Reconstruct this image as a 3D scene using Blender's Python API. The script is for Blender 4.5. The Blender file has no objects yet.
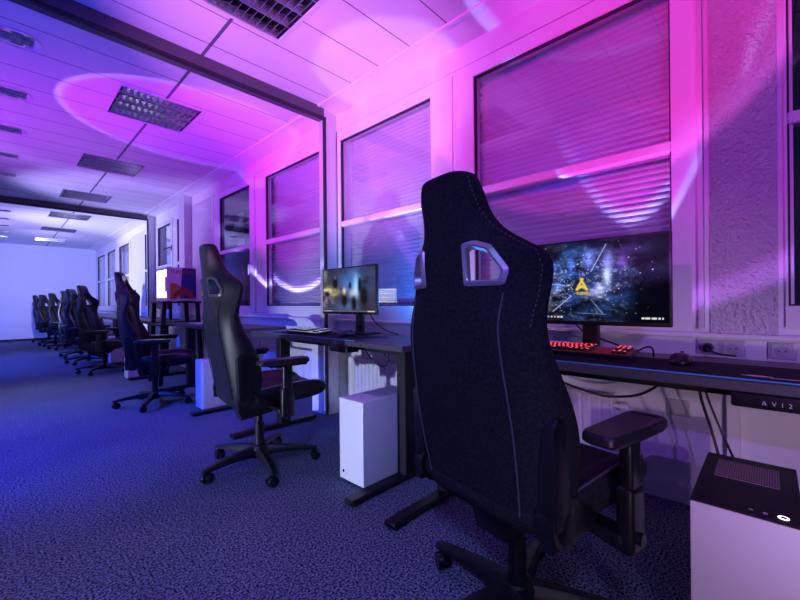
import bpy, bmesh, math, random
import numpy as np
from mathutils import Vector, Matrix
random.seed(7)
PI = math.pi
SC = bpy.context.scene
COL = SC.collection
def R(d): return math.radians(d)

# ------------------------------------------------------------------ materials
def mat(name, col, rough=0.5, metal=0.0, spec=0.5, noise=None, bump=None, emit=None, sheen=0.0, coat=0.0):
    m = bpy.data.materials.new(name); m.use_nodes = True
    nt = m.node_tree; b = nt.nodes['Principled BSDF']
    b.inputs['Base Color'].default_value = (*col, 1)
    b.inputs['Roughness'].default_value = rough
    b.inputs['Metallic'].default_value = metal
    b.inputs['Specular IOR Level'].default_value = spec
    if sheen:
        b.inputs['Sheen Weight'].default_value = sheen
        b.inputs['Sheen Roughness'].default_value = 0.4
    if coat:
        b.inputs['Coat Weight'].default_value = coat
    if emit:
        b.inputs['Emission Color'].default_value = (*emit[0], 1)
        b.inputs['Emission Strength'].default_value = emit[1]
    tc = None
    if noise or bump:
        tc = nt.nodes.new('ShaderNodeTexCoord')
    if noise:      # (scale, second colour, lo, hi)
        n = nt.nodes.new('ShaderNodeTexNoise'); n.inputs['Scale'].default_value = noise[0]; n.inputs['Detail'].default_value = 6
        r = nt.nodes.new('ShaderNodeValToRGB')
        r.color_ramp.elements[0].position = noise[2]; r.color_ramp.elements[0].color = (*col, 1)
        r.color_ramp.elements[1].position = noise[3]; r.color_ramp.elements[1].color = (*noise[1], 1)
        nt.links.new(tc.outputs['Object'], n.inputs['Vector']); nt.links.new(n.outputs['Fac'], r.inputs['Fac'])
        nt.links.new(r.outputs['Color'], b.inputs['Base Color'])
    if bump:       # (scale, strength, distance)
        n = nt.nodes.new('ShaderNodeTexNoise'); n.inputs['Scale'].default_value = bump[0]; n.inputs['Detail'].default_value = 4
        bp = nt.nodes.new('ShaderNodeBump'); bp.inputs['Strength'].default_value = bump[1]; bp.inputs['Distance'].default_value = bump[2]
        nt.links.new(tc.outputs['Object'], n.inputs['Vector']); nt.links.new(n.outputs['Fac'], bp.inputs['Height'])
        nt.links.new(bp.outputs['Normal'], b.inputs['Normal'])
    return m

M = {}
M['white_wall'] = mat('white_paint', (.72,.72,.74), .55, bump=(60,.15,.004))
M['plaster'] = mat('textured_plaster', (.72,.72,.74), .5, bump=(70,1.0,.03))
M['far_wall'] = mat('far_wall_paint', (.7,.7,.74), .6)
M['frame'] = mat('white_window_frame', (.74,.74,.77), .3)
M['alu'] = mat('aluminium', (.6,.6,.64), .4, .2)
M['rail'] = mat('dark_anodised_rail', (.10,.10,.12), .4, .3)
M['gasket'] = mat('dark_gasket', (.015,.015,.02), .6)
M['shutter'] = mat('shutter_slats', (.62,.61,.66), .45)
M['baseboard'] = mat('black_baseboard', (.01,.01,.012), .5)
M['black_plastic'] = mat('black_plastic', (.005,.005,.006), .38, bump=(300,.1,.001))
M['black_gloss'] = mat('black_gloss_plastic', (.006,.006,.008), .18)
M['black_metal'] = mat('black_powder_coat', (.006,.006,.008), .45, spec=.35, bump=(400,.15,.001))
M['leather'] = mat('black_leatherette', (.009,.009,.011), .46, spec=.35, bump=(220,.25,.002))
M['suede'] = mat('black_suede', (.010,.0115,.013), .9, spec=.15, noise=(130,(.024,.026,.030),.36,.74), bump=(350,.3,.002))
M['pad'] = mat('armrest_pad', (.014,.014,.018), .42)
M['thread'] = mat('grey_thread', (.08,.08,.09), .7)
M['grey_ring'] = mat('grey_cutout_frame', (.34,.34,.37), .3, .5)
M['dark_ring'] = mat('dark_cutout_frame', (.06,.06,.07), .35)
M['chrome'] = mat('chrome', (.7,.7,.72), .15, 1)
M['desk'] = mat('dark_grey_laminate', (.045,.045,.052), .42, noise=(300,(.07,.07,.08),.35,.7))
M['mat'] = mat('black_cloth_mat', (.006,.006,.009), .8, spec=.2)
M['mat_edge'] = mat('blue_stitched_edge', (.05,.25,.55), .6)
M['white_case'] = mat('white_case_steel', (.78,.78,.8), .38)
M['black_case'] = mat('black_case_steel', (.015,.013,.017), .4)
M['vent'] = mat('vent_mesh_metal', (.45,.3,.33), .4, .3)
M['led_ring'] = mat('white_led', (.9,.9,.9), .4, emit=((1,1,1), 2.2))
M['radiator'] = mat('white_radiator', (.72,.72,.76), .35)
M['socket'] = mat('grey_socket_plastic', (.42,.41,.45), .35)
M['socket_in'] = mat('socket_insert', (.5,.5,.52), .3)
M['key'] = mat('black_keycap', (.012,.011,.013), .4)
M['key_red'] = mat('red_lit_legend', (.1,.01,.02), .4, emit=((1.0,.07,.10), 1.9))
M['glow_red'] = mat('red_backlight', (.1,.01,.01), .5, emit=((1.0,.05,.07), .07))
M['key_white'] = mat('white_lit_legend', (.3,.3,.35), .4, emit=((.7,.8,1.0), .9))
M['glow_white'] = mat('white_backlight', (.1,.1,.12), .5, emit=((.6,.75,1.0), .5))
M['reflector'] = mat('mirror_reflector', (.9,.89,.92), .18, 1)
M['fix_frame'] = mat('fixture_frame', (.68,.68,.72), .4)
M['fix_dark'] = mat('fixture_housing', (.02,.02,.03), .4, .3)
M['tube'] = mat('glass_lamp_tube', (.5,.5,.55), .25)
M['cable'] = mat('black_cable', (.01,.01,.012), .5)
M['grey_cable'] = mat('grey_cable', (.3,.3,.33), .5)
M['can'] = mat('violet_can', (.28,.25,.6), .3, .5)
M['paper'] = mat('white_paper', (.75,.75,.78), .7)
M['fridge_light'] = mat('lit_fridge_glass', (.9,.9,.95), .2, emit=((.92,.95,1.0), 7.0))
M['silver'] = mat('silver_panel', (.6,.62,.7), .35, .2)
M['logo_blue'] = mat('deep_blue_print', (.006,.012,.18), .4)
M['logo_red'] = mat('dark_red_print', (.28,.01,.02), .45)
M['logo_orange'] = mat('orange_print', (.5,.16,.03), .45)
M['red_box'] = mat('red_carton', (.35,.02,.03), .5)
M['symbol'] = mat('pale_symbol_print', (.55,.55,.58), .5)

# thin pane of glass: see-through with a Schlick mirror term on both faces
def glass_mat():
    m = bpy.data.materials.new('window_glass'); m.use_nodes = True
    nt = m.node_tree; nt.nodes.clear()
    out = nt.nodes.new('ShaderNodeOutputMaterial'); mix = nt.nodes.new('ShaderNodeMixShader')
    tr = nt.nodes.new('ShaderNodeBsdfTransparent'); gl = nt.nodes.new('ShaderNodeBsdfGlossy')
    tr.inputs['Color'].default_value = (.93,.93,.97,1)
    gl.inputs['Roughness'].default_value = 0.012; gl.inputs['Color'].default_value = (1,1,1,1)
    g = nt.nodes.new('ShaderNodeNewGeometry')
    d = nt.nodes.new('ShaderNodeVectorMath'); d.operation = 'DOT_PRODUCT'
    a = nt.nodes.new('ShaderNodeMath'); a.operation = 'ABSOLUTE'
    s = nt.nodes.new('ShaderNodeMath'); s.operation = 'SUBTRACT'; s.inputs[0].default_value = 1
    p = nt.nodes.new('ShaderNodeMath'); p.operation = 'POWER'; p.inputs[1].default_value = 4.0
    k = nt.nodes.new('ShaderNodeMath'); k.operation = 'MULTIPLY_ADD'; k.inputs[1].default_value = .9; k.inputs[2].default_value = .07
    L = nt.links.new
    L(g.outputs['Incoming'], d.inputs[0]); L(g.outputs['Normal'], d.inputs[1]); L(d.outputs['Value'], a.inputs[0])
    L(a.outputs[0], s.inputs[1]); L(s.outputs[0], p.inputs[0]); L(p.outputs[0], k.inputs[0]); L(k.outputs[0], mix.inputs[0])
    L(tr.outputs[0], mix.inputs[1]); L(gl.outputs[0], mix.inputs[2]); L(mix.outputs[0], out.inputs['Surface'])
    return m
M['glass'] = glass_mat()

def carpet_mat():
    m = mat('speckled_carpet', (.1,.1,.115), .95, spec=.1)
    nt = m.node_tree; b = nt.nodes['Principled BSDF']; L = nt.links.new
    tc = nt.nodes.new('ShaderNodeTexCoord')
    n1 = nt.nodes.new('ShaderNodeTexNoise'); n1.inputs['Scale'].default_value = 115; n1.inputs['Detail'].default_value = 5; n1.inputs['Roughness'].default_value = .6
    n2 = nt.nodes.new('ShaderNodeTexNoise'); n2.inputs['Scale'].default_value = 2.2; n2.inputs['Detail'].default_value = 3
    r = nt.nodes.new('ShaderNodeValToRGB')
    r.color_ramp.elements[0].position = .42; r.color_ramp.elements[0].color = (.012,.016,.028,1)
    r.color_ramp.elements[1].position = .60; r.color_ramp.elements[1].color = (.27,.32,.43,1)
    mx = nt.nodes.new('ShaderNodeMix'); mx.data_type = 'RGBA'; mx.blend_type = 'MULTIPLY'; mx.inputs[0].default_value = .35
    bp = nt.nodes.new('ShaderNodeBump'); bp.inputs['Strength'].default_value = .15; bp.inputs['Distance'].default_value = .003
    L(tc.outputs['Object'], n1.inputs['Vector']); L(tc.outputs['Object'], n2.inputs['Vector'])
    L(n1.outputs['Fac'], r.inputs['Fac']); L(r.outputs['Color'], mx.inputs[6]); L(n2.outputs['Fac'], mx.inputs[7])
    L(mx.outputs[2], b.inputs['Base Color']); L(n1.outputs['Fac'], bp.inputs['Height']); L(bp.outputs['Normal'], b.inputs['Normal'])
    return m
M['carpet'] = carpet_mat()

def ceiling_mat():
    """metal planks 0.3125 m wide, laid across the room, with one long seam at X = 1.0"""
    m = mat('metal_ceiling_planks', (.72,.72,.75), .6, spec=.25)
    nt = m.node_tree; b = nt.nodes['Principled BSDF']; L = nt.links.new
    tc = nt.nodes.new('ShaderNodeTexCoord'); sp = nt.nodes.new('ShaderNodeSeparateXYZ'); L(tc.outputs['Object'], sp.inputs[0])
    def line(sock, off, period, half):
        a = nt.nodes.new('ShaderNodeMath'); a.operation = 'SUBTRACT'; a.inputs[1].default_value = off; L(sock, a.inputs[0])
        q = nt.nodes.new('ShaderNodeMath'); q.operation = 'PINGPONG'; q.inputs[1].default_value = period/2; L(a.outputs[0], q.inputs[0])
        c = nt.nodes.new('ShaderNodeMath'); c.operation = 'LESS_THAN'; c.inputs[1].default_value = half; L(q.outputs[0], c.inputs[0])
        return c.outputs[0]
    l1 = line(sp.outputs['Y'], 2.38, .3125, .004); l2 = line(sp.outputs['X'], 1.0, 1.9, .011)
    mx = nt.nodes.new('ShaderNodeMath'); mx.operation = 'MAXIMUM'; L(l1, mx.inputs[0]); L(l2, mx.inputs[1])
    c = nt.nodes.new('ShaderNodeMix'); c.data_type = 'RGBA'
    c.inputs[6].default_value = (.72,.72,.75,1); c.inputs[7].default_value = (.12,.12,.14,1)
    L(mx.outputs[0], c.inputs[0]); L(c.outputs[2], b.inputs['Base Color'])
    return m
M['ceiling'] = ceiling_mat()

def screen_mat(name, strength):
    m = bpy.data.materials.new(name); m.use_nodes = True
    nt = m.node_tree; b = nt.nodes['Principled BSDF']
    at = nt.nodes.new('ShaderNodeVertexColor'); at.layer_name = 'picture'
    b.inputs['Base Color'].default_value = (.004,.004,.006,1); b.inputs['Roughness'].default_value = .3; b.inputs['Specular IOR Level'].default_value = .12
    nt.links.new(at.outputs['Color'], b.inputs['Emission Color']); b.inputs['Emission Strength'].default_value = strength
    return m

# ------------------------------------------------------------------ mesh builder
def root_loc(o):
    v = Vector((0,0,0))
    while o is not None:
        v += o.location; o = o.parent
    return v

class MB:
    def __init__(s): s.bm = bmesh.new()
    def box(s, x0, x1, y0, y1, z0, z1, bev=0.0, seg=1, mi=0):
        vs = [s.bm.verts.new((x, y, z)) for x in (x0, x1) for y in (y0, y1) for z in (z0, z1)]
        fs = [(0,1,3,2),(4,6,7,5),(0,4,5,1),(2,3,7,6),(0,2,6,4),(1,5,7,3)]
        faces = [s.bm.faces.new([vs[i] for i in f]) for f in fs]
        for f in faces: f.material_index = mi
        if bev > 0:
            es = list({e for f in faces for e in f.edges})
            bmesh.ops.bevel(s.bm, geom=es, offset=bev, segments=seg, affect='EDGES', profile=.6)
        return s
    def loft(s, rings, cap0=True, cap1=True, closed=True, mi=0):
        V = [[s.bm.verts.new(p) for p in r] for r in rings]
        n = len(V[0])
        for a, b in zip(V, V[1:]):
            for i in range(n if closed else n-1):
                j = (i+1) % n
                f = s.bm.faces.new((a[i], a[j], b[j], b[i])); f.material_index = mi
        if cap0: s.bm.faces.new(V[0][::-1]).material_index = mi
        if cap1: s.bm.faces.new(V[-1]).material_index = mi
        return s
    def cyl(s, p0, p1, r0, r1=None, n=16, caps=True):
        r1 = r0 if r1 is None else r1
        p0, p1 = Vector(p0), Vector(p1); d = (p1-p0).normalized()
        u = d.orthogonal().normalized(); w = d.cross(u)
        rings = [[p + (u*math.cos(2*PI*i/n) + w*math.sin(2*PI*i/n))*r for i in range(n)] for p, r in ((p0, r0), (p1, r1))]
        return s.loft(rings, caps, caps)
    def tube(s, pts, r, n=8, smooth=6):
        pts = [Vector(p) for p in pts]
        if smooth and len(pts) > 2:
            q = []
            P = [pts[0]*2-pts[1]] + pts + [pts[-1]*2-pts[-2]]
            for i in range(1, len(P)-2):
                for k in range(smooth):
                    t = k/smooth; a, b, c, d = P[i-1], P[i], P[i+1], P[i+2]
                    q.append(.5*((2*b)+(c-a)*t+(2*a-5*b+4*c-d)*t*t+(3*b-a-3*c+d)*t**3))
            q.append(pts[-1]); pts = q
        rings = []; u = None
        for i, p in enumerate(pts):
            d = (pts[min(i+1, len(pts)-1)] - pts[max(i-1, 0)]).normalized()
            if u is None: u = d.orthogonal().normalized()
            u = (u - d*u.dot(d)).normalized(); w = d.cross(u)
            rr = r(i/(len(pts)-1)) if callable(r) else r
            rings.append([p + (u*math.cos(2*PI*k/n) + w*math.sin(2*PI*k/n))*rr for k in range(n)])
        return s.loft(rings)
    def prism(s, poly, axis, a, b, bev=0.0, mi=0):
        """poly of 2-D points extruded along axis ('x': (y,z), 'y': (x,z), 'z': (x,y)) from a to b"""
        def P(p, t):
            return (t, p[0], p[1]) if axis == 'x' else (p[0], t, p[1]) if axis == 'y' else (p[0], p[1], t)
        V0 = [s.bm.verts.new(P(p, a)) for p in poly]; V1 = [s.bm.verts.new(P(p, b)) for p in poly]
        n = len(poly); fs = [s.bm.faces.new(V0[::-1]), s.bm.faces.new(V1)]
        for i in range(n): fs.append(s.bm.faces.new((V0[i], V0[(i+1)%n], V1[(i+1)%n], V1[i])))
        for f in fs: f.material_index = mi
        if bev > 0:
            es = list({e for f in fs[:2] for e in f.edges})
            bmesh.ops.bevel(s.bm, geom=es, offset=bev, segments=2, affect='EDGES', profile=.6)
        return s
    def ringprism(s, outer, inner, axis, a, b):
        def P(p, t):
            return (t, p[0], p[1]) if axis == 'x' else (p[0], t, p[1]) if axis == 'y' else (p[0], p[1], t)
        n = len(outer)
        o0 = [s.bm.verts.new(P(p, a)) for p in outer]; o1 = [s.bm.verts.new(P(p, b)) for p in outer]
        i0 = [s.bm.verts.new(P(p, a)) for p in inner]; i1 = [s.bm.verts.new(P(p, b)) for p in inner]
        for k in range(n):
            j = (k+1) % n
            for q in ((o0[k],o0[j],o1[j],o1[k]), (i0[j],i0[k],i1[k],i1[j]), (o0[j],o0[k],i0[k],i0[j]), (o1[k],o1[j],i1[j],i1[k])):
                s.bm.faces.new(q)
        return s
    def lathe(s, prof, c, n=24, cap=False):
        rings = [[(c[0]+r*math.cos(2*PI*i/n), c[1]+r*math.sin(2*PI*i/n), c[2]+z) for i in range(n)] for r, z in prof]
        return s.loft(rings, cap, cap)
    def build(s, name, m, parent=None, world=True, angle=35, subsurf=0):
        me = bpy.data.meshes.new(name)
        bmesh.ops.recalc_face_normals(s.bm, faces=s.bm.faces)
        if parent is not None and world:
            bmesh.ops.translate(s.bm, verts=s.bm.verts, vec=-root_loc(parent))
        s.bm.to_mesh(me); s.bm.free()
        for mm in (m if isinstance(m, (list, tuple)) else [m]):
            me.materials.append(mm)
        me.shade_smooth(); me.set_sharp_from_angle(angle=R(angle))
        o = bpy.data.objects.new(name, me); COL.objects.link(o)
        if parent is not None: o.parent = parent
        if subsurf:
            md = o.modifiers.new('s', 'SUBSURF'); md.levels = subsurf; md.render_levels = subsurf
            bake(o)
        return o

def bake(o):
    """apply the modifiers of o into its mesh"""
    bpy.context.view_layer.update()
    dg = bpy.context.evaluated_depsgraph_get()
    me = bpy.data.meshes.new_from_object(o.evaluated_get(dg))
    old = o.data; o.modifiers.clear(); o.data = me; me.name = old.name
    bpy.data.meshes.remove(old)

def tag(o, label=None, cat=None, group=None, kind=None):
    if label: o['label'] = label
    if cat: o['category'] = cat
    if group: o['group'] = group
    if kind: o['kind'] = kind
    return o
def thing(name, loc, label, cat, group=None, rz=0):
    o = bpy.data.objects.new(name, None); COL.objects.link(o)
    o.location = loc; o.rotation_euler.z = rz; o.empty_display_size = .05
    return tag(o, label, cat, group)
def struct(name, mb, m, label, cat, angle=35):
    return tag(mb.build(name, m, angle=angle), label, cat, kind='structure')
def copy_tree(o, parent=None):
    c = o.copy(); COL.objects.link(c)
    if parent is not None: c.parent = parent
    for ch in list(o.children): copy_tree(ch, c)
    return c
def text_mesh(name, body, size, m, parent, origin, ax, ay, depth=.001, align='LEFT'):
    """letters laid in the plane spanned by unit vectors ax (reading direction) and ay (up), world origin"""
    cu = bpy.data.curves.new(name, 'FONT'); cu.body = body; cu.size = size; cu.extrude = depth; cu.align_x = align
    t = bpy.data.objects.new(name, cu); COL.objects.link(t); bpy.context.view_layer.update()
    dg = bpy.context.evaluated_depsgraph_get(); me = bpy.data.meshes.new_from_object(t.evaluated_get(dg))
    bpy.data.objects.remove(t); bpy.data.curves.remove(cu)
    ax, ay = Vector(ax), Vector(ay); az = ax.cross(ay)
    mt = Matrix((ax, ay, az)).transposed().to_4x4(); mt.translation = Vector(origin) - (root_loc(parent) if parent else Vector())
    me.transform(mt); me.materials.clear(); me.materials.append(m); me.name = name
    o = bpy.data.objects.new(name, me); COL.objects.link(o); o.parent = parent
    return o

# ------------------------------------------------------------------ dimensions
XW = 2.15          # room face of the window wall
CZ = 2.735         # ceiling
YF = 15.3          # far wall
XL, YB = -3.3, -2.6
SILL = .85

# ------------------------------------------------------------------ the setting
struct('floor', MB().box(XL, 2.6, YB, YF, -.1, 0), M['carpet'], 'speckled grey office carpet lit blue', 'floor')
struct('wall_far', MB().box(XL, 2.6, YF, YF+.15, 0, 2.95), M['far_wall'], 'smooth pale end wall of the room', 'wall')
struct('wall_left', MB().box(XL-.15, XL, YB, YF, 0, 2.95), M['white_wall'], 'plain white long wall opposite the windows', 'wall')
struct('wall_back', MB().box(XL, 2.6, YB-.15, YB, 0, 2.95), M['white_wall'], 'plain white end wall behind the viewpoint', 'wall')
struct('baseboard_far', MB().box(XL, 2.3, YF-.015, YF, 0, .06), M['baseboard'], 'black skirting strip along the far wall', 'baseboard')
# flush panels on the far wall (thin seams show round them)
mb = MB(); mb.box(-2.2, 1.04, YF-.006, YF, 1.06, 2.365)
struct('trim_1', mb, M['far_wall'], 'flush white panel on the far wall with thin seam around it', 'wall panel')

# ceiling with openings for the lamps
FX = [(.68, 1.30, 1.72+1.95*k, 2.34+1.95*k) for k in range(7)]
DL = [(.10, 3.52+.935*k) for k in range(12)]
holes = [(a+.005, b-.005, c+.005, d-.005) for a, b, c, d in FX] + [(x-.08, x+.08, y-.08, y+.08) for x, y in DL]
def ceiling():
    mb = MB(); bm = mb.bm
    xs = sorted({XL, 2.6} | {v for h in holes for v in h[:2]}); ys = sorted({YB, YF} | {v for h in holes for v in h[2:]})
    V = {}
    def g(i, j):
        if (i, j) not in V: V[i, j] = bm.verts.new((xs[i], ys[j], CZ))
        return V[i, j]
    for i in range(len(xs)-1):
        for j in range(len(ys)-1):
            cx, cy = (xs[i]+xs[i+1])/2, (ys[j]+ys[j+1])/2
            if any(a < cx < b and c < cy < d for a, b, c, d in holes): continue
            bm.faces.new((g(i, j), g(i, j+1), g(i+1, j+1), g(i+1, j)))
    mb.box(XL-.1, 2.7, YB-.1, YF+.1, 2.95, 3.0)
    return mb
struct('ceiling', ceiling(), M['ceiling'], 'white metal plank ceiling with dark seams', 'ceiling')
# sloping cornice along the window wall
mb = MB(); mb.prism([(1.95, CZ+.01), (1.95, CZ-.012), (1.975, CZ-.016), (1.985, CZ-.008), (XW+.02, 2.70), (XW+.02, CZ+.01)], 'y', YB, YF)
struct('trim_2', mb, M['frame'], 'pale sloping cornice along the top of the window wall', 'cornice')

# the window wall: openings are left for the windows
WIN = [  # y0, y1, glass y0, glass y1, shutter down, handle side (0 none, -1 near, 1 far), handle z
    (-1.5, -.024, -1.42, -.052, False, 0, 0),
    (.188, 1.530, .324, 1.382, True, 0, 0),
    (1.532, 2.85, 1.74, 2.79, True, 0, 0),
    (2.93, 4.45, 3.05, 4.197, True, 1, 1.46),
    (4.452, 5.75, 4.605, 5.526, False, -1, 1.46),
    (6.90, 7.60, 6.98, 7.36, True, 0, 0),  # from here on shutters are added to mimic reflections brightening the glass
    (7.602, 8.68, 7.72, 8.52, True, -1, 2.0),
    (8.79, 9.54, 8.90, 9.46, True, 0, 0),
    (10.68, 12.15, 10.86, 11.95, True, 0, 0),
    (12.16, 13.6, 12.4, 13.45, True, 0, 0),
    (13.62, 15.1, 13.8, 15.0, True, 0, 0)]
mb = MB()
struct('wall_right_lower', MB().box(2.316, 2.6, YB, YF, 0, .72), M['white_wall'], 'white lower wall set back under the windows behind the radiators', 'wall')
struct('wall_right_parapet', MB().box(XW, 2.6, YB, YF, .72, .832), M['white_wall'], 'white parapet strip with sockets just above the desks', 'wall')
mb.box(XW+.004, 2.6, YB, YF, 2.56, 2.95)                 # head
solid = [(YB, -1.5)] + [(5.75, 5.82)] + [(15.1, YF)]
for a, b in solid: mb.box(XW, 2.6, a, b, .832, 2.56)
struct('wall_right', mb, M['white_wall'], 'white window wall above the window heads', 'wall')
mb = MB()
for a, b in [(-.024, .188), (5.82, 6.64), (9.54, 10.68)]: mb.box(XW, 2.5, a, b, .832, 2.56)
mb.box(2.04, 2.3, 6.64, 6.90, 0, 2.72)
struct('wall_right_pillars', mb, M['plaster'], 'rough plastered piers between the windows', 'wall')
struct('trim_3', MB().box(2.115, 2.4, YB, YF, .832, .852, .004), M['frame'], 'white window sill running along the whole window wall', 'window sill')
struct('trim_4', MB().box(2.27, 2.316, .10, .145, 0, .72), M['frame'], 'white vertical conduit strip on the lower wall under the desk', 'conduit')

def window(n, w):
    y0, y1, g0, g1, shut, hs, hz = w
    root = tag(bpy.data.objects.new('window_%d' % n, None), None, 'window', kind='structure'); COL.objects.link(root)
    root.location = (XW, (y0+y1)/2, SILL)
    lab = 'white framed window with closed roller shutter' if shut else 'white framed window with dark bare glass'
    where = ['at the right edge beside the plaster pier', 'behind the largest monitor on the nearest desk', 'behind the smaller monitor on the second desk',
             'just beyond the first ceiling rail', 'left of the handled shutter window', 'left of the square pier, slats added in place of its bright reflection', 'tall casement near the second ceiling rail, slats added for the reflected light',
             'just past the second ceiling rail, slats added to lighten the glass', 'past the wide bright pier, slats added to lighten the glass', 'second from the far end, slats added to lighten the glass', 'at the far end wall, slats added to lighten the glass'][n-1]
    root['label'] = lab + ' ' + where
    zt, zb, zm = 2.46, .97, 1.71
    o = .045
    f = MB().ringprism([(y0, .852), (y1, .852), (y1, 2.56), (y0, 2.56)], [(y0+o, .89), (y1-o, .89), (y1-o, 2.53), (y0+o, 2.53)], 'x', XW+.012, XW+.13)
    f.build('window_frame', M['frame'], root)
    s = MB().ringprism([(y0+.02, .885), (y1-.02, .885), (y1-.02, 2.535), (y0+.02, 2.535)], [(g0, zb), (g1, zb), (g1, zt), (g0, zt)], 'x', XW-.004, XW+.07)
    sash = s.build('sash', M['frame'], root)
    MB().box(XW+.0, XW+.06, g0, g1, zm-.028, zm+.022, .006).build('glazing_bar', M['frame'], root)
    gk = MB().ringprism([(g0-.004, zb-.004), (g1+.004, zb-.004), (g1+.004, zt+.004), (g0-.004, zt+.004)], [(g0+.007, zb+.007), (g1-.007, zb+.007), (g1-.007, zt-.007), (g0+.007, zt-.007)], 'x', XW+.005, XW+.03)
    gk.build('gasket', M['gasket'], sash)
    MB().box(XW+.03, XW+.036, g0-.01, g1+.01, zb-.01, zt+.01).build('pane', M['glass'], root)
    if shut:
        sl = MB(); p = .032; z = zb-.08; prof = []
        while z < zt+.08:
            prof += [(XW+.135, z), (XW+.127, z+.008), (XW+.125, z+.018), (XW+.131, z+p-.004), (XW+.136, z+p-.002)]
            z += p
        poly = prof + [(XW+.16, z), (XW+.16, zb-.08)]
        rings = [[(x, y, zz) for x, zz in poly] for y in (y0+.02, y1-.02)]
        sl.loft(rings, False, False)
        sl.build('roller_shutter', M['shutter'], root, angle=20)
    else:
        MB().box(XW+.13, XW+.16, y0+.02, y1-.02, 2.25, 2.5).build('shutter_box', M['gasket'], root)
    if hs:
        yh = (g1+y1)/2 if hs > 0 else (g0+y0)/2
        if n == 4: yh = 4.30
        if n == 5: yh = 4.56
        h = MB().box(XW-.014, XW-.004, yh-.016, yh+.016, hz-.05, hz+.05, .004)
        if n == 7:
            h.box(XW-.05, XW-.034, yh-.01, yh+.34, hz-.008, hz+.012, .004)
        else:
            h.box(XW-.05, XW-.034, yh-.01, yh+.01, hz-.12, hz+.02, .004)
        h.cyl((XW-.004, yh, hz), (XW-.05, yh, hz), .009, n=10)
        h.build('window_handle', M['alu'] if n != 7 else M['gasket'], root)
    if n == 2:   # slim blind guide beside the near stile
        MB().box(XW-.03, XW-.004, .208, .226, .87, 2.70).build('guide_rail', M['alu'], root)
    return root
for i, w in enumerate(WIN): window(i+1, w)

# partition portals: a rail under the ceiling and a post on the window wall
def portal(n, Y, xp, label):
    z0 = 2.632
    r = struct('trim_%d' % n, MB().box(XL, XW, Y, Y+.08, z0, CZ+.01), M['rail'], label, 'partition rail')
    MB().box(xp, XW, Y-.002, Y+.082, 0, CZ-.0).build('post', M['alu'], r)
    MB().box(XL, xp+.018, Y-.004, Y+.02, z0-.003, z0+.02).box(xp-.004, xp+.018, Y-.004, Y+.02, .0, z0).build('dark_seal', M['gasket'], r)
portal(5, 2.85, 2.02, 'metal partition rail and post crossing the room beyond the second desk')
portal(6, 8.70, 2.02, 'metal partition rail and post crossing the room near the far chairs')
struct('trim_7', MB().box(2.02, 2.316, 2.93, 3.08, 0, .72), M['white_wall'], 'white boxed pilaster under the window beside the partition post', 'pilaster')

# ------------------------------------------------------------------ ceiling lamps
ORD = ['nearest the camera', 'second from the camera', 'third from the camera', 'fourth from the camera', 'fifth from the camera', 'sixth from the camera', 'farthest from the camera']
def louvre():
    x0, x1, y0, y1 = -.318, .318, -.315, .315
    t = thing('louvre_ceiling_light', (0, 0, 0), '', 'ceiling light', 'louvre lights in the ceiling row')
    MB().ringprism([(x0, y0), (x1, y0), (x1, y1), (x0, y1)], [(x0+.018, y0+.018), (x1-.018, y0+.018), (x1-.018, y1-.018), (x0+.018, y1-.018)], 'z', -.006, .01).build('frame', M['fix_frame'], t)
    a, b, c, d = x0+.016, x1-.016, y0+.016, y1-.016
    h = MB(); bm = h.bm
    h.box(a, b, c, d, .09, .1); h.box(a, a+.004, c, d, 0, .1); h.box(b-.004, b, c, d, 0, .1); h.box(a, b, c, c+.004, 0, .1); h.box(a, b, d-.004, d, 0, .1)
    h.build('housing', M['fix_dark'], t)
    lv = MB(); n = 4
    for k in range(n+1):     # lengthwise V-shaped mirror ribs
        y = c + (d-c)*k/n
        if k in (0, n):
            s = 1 if k == 0 else -1
            lv.prism([(y+s*.005, .0), (y+s*.009, .0), (y+s*.02, .05), (y+s*.005, .05)], 'x', a+.005, b-.005)
        else:
            lv.prism([(y-.004, .0), (y+.004, .0), (y+.017, .05), (y-.017, .05)], 'x', a+.005, b-.005)
    for k in range(13):      # cross blades
        x = a + (b-a)*(k+.5)/13
        lv.prism([(x-.002, .002), (x+.002, .002), (x+.007, .05), (x-.007, .05)], 'y', c+.006, d-.006)
    lv.build('louvre', M['reflector'], t, angle=20)
    for k in range(4):
        y = c + (d-c)*(k+.5)/4
        MB().cyl((a+.02, y, .072), (b-.02, y, .072), .013, n=10).build('lamp_tube', M['tube'], t)
    return t
lp = louvre()
for k, (a, b, c, d) in enumerate(FX):
    t = lp if k == 0 else copy_tree(lp)
    t.location = ((a+b)/2, (c+d)/2, CZ)
    t['label'] = 'square mirror louvre ceiling light, %s in its row' % ORD[k]
def downlight():
    t = thing('recessed_downlight', (0, 0, 0), '', 'downlight', 'round downlights along the left of the ceiling')
    MB().lathe([(.112, .004), (.122, .0), (.124, -.004), (.118, -.007), (.112, -.004), (.112, .004)], (0, 0, 0), 32).build('trim_ring', M['fix_frame'], t)
    MB().lathe([(.113, -.003), (.108, .03), (.092, .065), (.068, .095), (.034, .11), (.004, .112)], (0, 0, 0), 32).build('reflector_bowl', M['reflector'], t)
    mb = MB()
    for k in range(4):
        x = -.06 + .04*k
        hw = math.sqrt(max(.094**2-x*x, 0))-.004
        mb.prism([(x-.001, .0), (x+.001, .0), (x+.008, .035), (x-.008, .035)], 'y', -hw, hw)
    for y in (-.045, 0, .045):
        hw = math.sqrt(.094**2-y*y)-.004
        mb.prism([(y-.001, .0), (y+.001, .0), (y+.008, .035), (y-.008, .035)], 'x', -hw, hw)
    mb.build('anti_glare_grid', M['reflector'], t)
    for s in (-1, 1): MB().cyl((-.05, s*.022, .055), (.05, s*.022, .055), .012, n=10).build('lamp_tube', M['tube'], t)
    return t
dp = downlight()
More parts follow.
